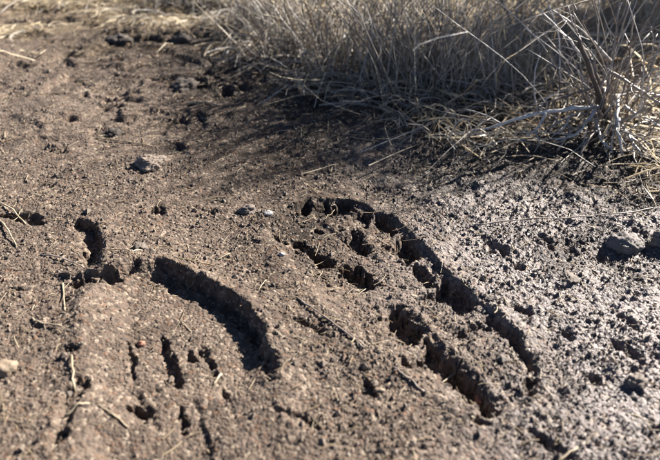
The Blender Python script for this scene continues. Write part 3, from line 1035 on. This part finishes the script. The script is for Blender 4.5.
sticks = [
    ('twig', [(474, 222), (520, 217), (570, 216), (618, 212), (664, 203)], .0009, .0006, .62, M_TWIG, 'long thin pale twig lying across the wet mud below the shrub', .004, 20),
    ('twig', [(296, 296), (318, 312), (342, 328), (364, 346)], .0009, .0006, .5, M_TWIG, 'thin brown twig slanting left of the lugged boot print', .001, 14),
    ('straw', [(320, 316), (346, 320)], .0006, .0005, .8, M_STRAW, 'short pale straw crossing the thin brown twig', .001, 8),
    ('twig', [(393, 364), (408, 374), (425, 387)], .0010, .0008, .45, M_TWIG, 'short brown twig below the trench of the lugged boot print', .0, 10),
    ('straw', [(-4, 201), (10, 207), (24, 216)], .0011, .0008, .85, M_STRAW, 'pale straw at the left edge, upper of two', .003, 8),
    ('straw', [(0, 218), (8, 230), (16, 244)], .0010, .0007, .85, M_STRAW, 'pale straw at the left edge, lower of two', .002, 8),
    ('twig', [(40, 253), (63, 260), (84, 269)], .0008, .0006, .6, M_TWIG, 'thin twig lying across the older print at left', .002, 10),
    ('straw', [(63, 284), (64, 298), (66, 314)], .0008, .0006, .75, M_STRAW, 'upright straw lying left of the smooth boot print', .001, 8),
    ('straw', [(99, 252), (118, 254), (132, 257)], .0007, .0006, .6, M_STRAW, 'straw lying along the rim above the smooth boot print', .001, 8),
    ('straw', [(130, 260), (143, 252)], .0008, .0006, .9, M_STRAW, 'short bright straw above the smooth boot print', .001, 6),
    ('straw', [(32, 320), (40, 327), (63, 330)], .0008, .0006, .8, M_STRAW, 'crooked pale straw in the lower left mud', .001, 10),
    ('straw', [(64, 414), (76, 408), (90, 403)], .0009, .0007, .85, M_STRAW, 'bright straw bridging the crack at lower left', .002, 8),
    ('straw', [(73, 360), (75, 390)], .0009, .0007, .7, M_STRAW, 'straw standing along the crack left of the smooth boot print', .001, 8),
    ('straw', [(98, 402), (112, 410), (126, 419)], .0008, .0006, .7, M_STRAW, 'straw in the floor of the smooth boot print near its left wall', .001, 8),
    ('straw', [(212, 372), (220, 362)], .0010, .0009, .98, M_STRAW, 'tiny whitish chip of straw in the smooth boot print', .001, 6),
    ('straw', [(76, 82), (88, 84), (97, 90)], .0016, .0010, .8, M_STRAW, 'curved straw lying on the upper left trail', .003, 8),
    ('straw', [(156, 58), (174, 49)], .0014, .0009, .8, M_STRAW, 'straw leaning right of the dark clods far up the trail', .004, 6),
    ('straw', [(190, 106), (205, 108), (219, 110)], .0015, .0010, .8, M_STRAW, 'straw beside the left end of the thicket shadow', .003, 8),
    ('straw', [(96, 139), (124, 142), (152, 143)], .0011, .0008, .55, M_STRAW, 'long straw lying just above the pale stone', .002, 10),
    ('straw', [(298, 171), (318, 166), (338, 160)], .0010, .0007, .7, M_STRAW, 'thin straw above the top rim of the lugged boot print', .002, 8),
    ('straw', [(0, 66), (3, 58)], .0020, .0012, .9, M_STRAW, 'short bright straw at the upper left edge', .006, 6),
    ('straw', [(204, 62), (216, 50)], .0013, .0009, .85, M_STRAW, 'pale straw tilted at the left end of the thicket', .008, 6),
    ('straw', [(175, 258), (200, 262), (222, 264)], .0006, .0005, .5, M_STRAW, 'dull straw along the top rim of the smooth boot print', .001, 8),
    ('straw', [(258, 288), (266, 278)], .0006, .0005, .8, M_STRAW, 'small straw between the two boot prints', .001, 6),
    ('straw', [(560, 455), (580, 440)], .0008, .0006, .6, M_STRAW, 'straw near the bottom right of the wet mud', .001, 6),
    ('twig', [(0, 20), (20, 12), (44, 8)], .0016, .001, .7, M_TWIG, 'blurred pale twig at the far upper left', .01, 8),
]
for k, (nm, pts, r0, r1, tone, mat, lab, lift, kk) in enumerate(sticks):
    ground_stick(nm, pts, r0, r1, tone, mat, lab, nm, 400 + k, lift, kk)

def stem_thing(name, pts, depth, r0, r1, tone, label, seed, k=14, dz=0.0):
    """A single stem in or before the thicket; its first point is its foot on the ground."""
    foot = at(*pts[0])
    P = [np.array([foot[0], foot[1], float(ground_z(*foot)[0]) - .003])]
    for i, p in enumerate(pts[1:], 1):
        P.append(at_depth(p[0], p[1], foot[1] + depth[i - 1]))
    for q in P[1:]:
        q[2] = max(q[2], float(ground_z(q[0], q[1])[0]) + r0)
    Q = smooth_path(P, k)
    o0 = Q[0].copy()
    o = link(name, stick_mesh(name, Q - o0, r0, r1, tone, seed), M_TWIG, label=label, cat='straw')
    o.location = o0
    return o

stem_thing('dry_straw', [(318, 76), (338, 52), (358, 30)], (.04, .07), .0022, .0016, .8, 'straight pale stem leaning right at the left of the thicket front', 500)
stem_thing('dry_straw', [(372, 104), (361, 96), (359, 82), (366, 58), (374, 34)], (.01, .03, .06, .08), .0017, .0010, .75, 'bent stem, left half of the loop at the thicket front', 501)
stem_thing('dry_straw', [(378, 104), (385, 94), (383, 74), (376, 54)], (.01, .03, .05), .0015, .0009, .7, 'bent stem, right half of the loop at the thicket front', 502)
stem_thing('dry_straw', [(256, 108), (270, 98), (286, 86)], (.0, .01), .0014, .0009, .65, 'short stem leaning over the shaded mud at left', 503)
stem_thing('dry_straw', [(224, 100), (268, 90), (330, 74), (372, 62)], (.02, .05, .1), .0010, .0007, .3, 'long low stem reaching left out of the thicket', 504)
stem_thing('dry_straw', [(392, 112), (430, 98), (462, 86), (500, 70)], (.01, .04, .08), .0016, .0011, .6, 'long brown stem slanting low across the thicket front', 505)
stem_thing('dry_straw', [(447, 96), (462, 64), (482, 36), (500, 14)], (.03, .05, .07), .0016, .0009, .85, 'tall pale stem leaning right in mid thicket', 506)
stem_thing('dry_straw', [(415, 100), (432, 72), (450, 40), (462, 6)], (.03, .05, .08), .0014, .0008, .8, 'tall slender stem left of the leaning pale stem', 507)

# ------------------------------------------------------------------ the dead shrub
SB = at(604, 136)
SY0 = SB[1]
shrub = empty('dead_shrub', (SB[0], SB[1], float(ground_z(*SB)[0])), 'dead twiggy shrub with dark stem and bare whitish branches at the right', 'shrub')
S0 = np.array(shrub.location)
seed_ = [700]
def sprig(name, pts, dy, r0, r1, tone, parent=shrub, k=14, sides=6):
    P = [at_depth(p[0], p[1], SY0 + d) for p, d in zip(pts, dy)]
    for q in P:
        q[2] = max(q[2], float(ground_z(q[0], q[1])[0]) + r0 * .5)
    Q = smooth_path(P, k)
    seed_[0] += 1
    return link(name, stick_mesh(name, Q - S0, r0, r1, tone, seed_[0], sides), M_TWIG, parent=parent), Q

sprig('stem', [(606, 140), (602, 104), (592, 74), (584, 52), (577, 34)], (0, -.02, -.02, -.02, -.02), .0050, .0026, .16)
sprig('stem', [(612, 142), (606, 112), (600, 84), (590, 58)], (-.01, -.01, .0, .01), .0036, .0020, .22)
sprig('stem', [(600, 140), (598, 108), (594, 80)], (.02, .02, .02), .0030, .0016, .2)
BR = [  # (path, depth offsets, thick, thin, tone)
    ([(600, 106), (573, 108), (545, 112), (520, 118), (490, 128), (455, 133)], (0, -.02, -.03, -.03, -.02, 0), .0025, .0013, .95),
    ([(597, 107), (587, 122), (575, 136), (555, 140)], (-.01, -.04, -.05, -.05), .0021, .0011, .95),
    ([(546, 113), (538, 128), (522, 140)], (-.03, -.04, -.03), .0017, .0009, .9),
    ([(571, 114), (566, 124), (560, 132)], (-.02, -.04, -.04), .0014, .0008, .9),
    ([(596, 118), (600, 138), (608, 150), (612, 146)], (-.02, -.05, -.06, -.07), .0018, .0010, .88),
    ([(614, 114), (626, 132), (636, 146), (642, 156)], (-.01, -.05, -.08, -.09), .0022, .0012, .82),
    ([(618, 96), (617, 112), (618, 132), (622, 156)], (0, -.04, -.07, -.08), .0024, .0016, .8),
    ([(604, 98), (586, 62), (566, 36), (540, 10)], (.0, .02, .03, .04), .0020, .0009, .85),
    ([(612, 62), (596, 44), (574, 24), (548, 8)], (.02, .01, .0, .0), .0017, .0008, .8),
    ([(590, 56), (580, 42), (572, 22), (568, 6)], (.02, .0, -.01, -.01), .0016, .0008, .75),
    ([(600, 66), (622, 78), (642, 92), (664, 106)], (.02, .0, -.02, -.03), .0021, .0013, .55),
    ([(610, 96), (640, 92), (664, 96)], (.01, .02, .03), .0018, .0011, .6),
    ([(616, 108), (626, 84), (630, 54), (634, 14)], (.0, .03, .05, .06), .0017, .0010, .5),
    ([(620, 112), (640, 90), (652, 66), (662, 44)], (.0, .04, .06, .07), .0016, .0010, .5),
    ([(608, 92), (612, 60), (622, 28), (630, 2)], (.01, .04, .06, .07), .0015, .0008, .55),
    ([(598, 86), (578, 92), (556, 100), (530, 106)], (.01, .0, -.01, -.02), .0017, .0009, .4),
    ([(592, 96), (572, 84), (556, 82), (540, 86)], (.01, .03, .04, .05), .0014, .0008, .35),
    ([(624, 106), (644, 120), (662, 126)], (-.01, -.03, -.04), .0019, .0010, .85),
    ([(616, 126), (632, 116), (648, 118), (664, 130)], (-.02, -.04, -.05, -.06), .0016, .0010, .78),
    ([(606, 128), (594, 132), (584, 144), (580, 158)], (-.02, -.04, -.06, -.07), .0014, .0009, .7),
    ([(588, 64), (604, 40), (616, 20), (622, 2)], (.02, .04, .06, .06), .0013, .0007, .7),
    ([(628, 134), (646, 150), (660, 168)], (-.05, -.07, -.08), .0016, .0009, .8),
    ([(612, 130), (640, 134), (662, 144)], (-.03, -.05, -.06), .0015, .0009, .6),
    ([(604, 118), (580, 112), (560, 120), (540, 134)], (-.01, -.03, -.04, -.04), .0014, .0008, .6),
]
rr = np.random.default_rng(901)
for pts, dy, r0, r1, tone in BR:
    b, Q = sprig('branch', pts, dy, r0 * 1.25, r1 * 1.1, min(1, tone * 1.05))
    for j in range(rr.integers(2, 6)):                    # side twigs
        i = int(rr.integers(4, 11))
        p = Q[i]
        d = Q[i + 1] - Q[i]
        d /= np.linalg.norm(d) + 1e-9
        d = d + rr.normal(0, .55, 3)
        d[2] += .15
        d /= np.linalg.norm(d)
        L = rr.uniform(.025, .08)
        e = p + d * L
        mid = (p + e) / 2 + rr.normal(0, .006, 3)
        for q in (mid, e):
            q[2] = max(q[2], float(ground_z(q[0], q[1])[0]) + .001)
        seed_[0] += 1
        link('twig', stick_mesh('twig', smooth_path([p, mid, e], 8) - S0, r1 * .8, r1 * .45, tone * .95, seed_[0], 5), M_TWIG, parent=b)
# thin dead shoots from the foot of the shrub
for j in range(70):
    a = rr.random() * 6.283
    f = np.array([SB[0] + rr.normal(0, .03), SB[1] + rr.normal(.02, .03), 0])
    f[2] = float(ground_z(f[0], f[1])[0]) - .003
    h, ln = rr.uniform(.06, .24), abs(rr.normal(.45, .4))
    m1 = f + np.array([math.cos(a) * h * ln * .4, math.sin(a) * h * ln * .4, h * .55]) + rr.normal(0, .012, 3)
    e = f + np.array([math.cos(a) * h * ln * 1.2, math.sin(a) * h * ln * 1.2, h])
    seed_[0] += 1
    link('shoot', stick_mesh('shoot', smooth_path([f, m1, e], 9) - S0, rr.uniform(.0006, .0014), .0005, float(np.clip(rr.normal(.6, .25), .05, 1)), seed_[0], 5), M_TWIG, parent=shrub)

print('triangles', sum(sum(len(p.vertices) - 2 for p in o.data.polygons) if len(o.data.polygons) < 50000 else len(o.data.polygons) * (2 if len(o.data.polygons[0].vertices) == 4 else 1) for o in scene.objects if o.type == 'MESH'))
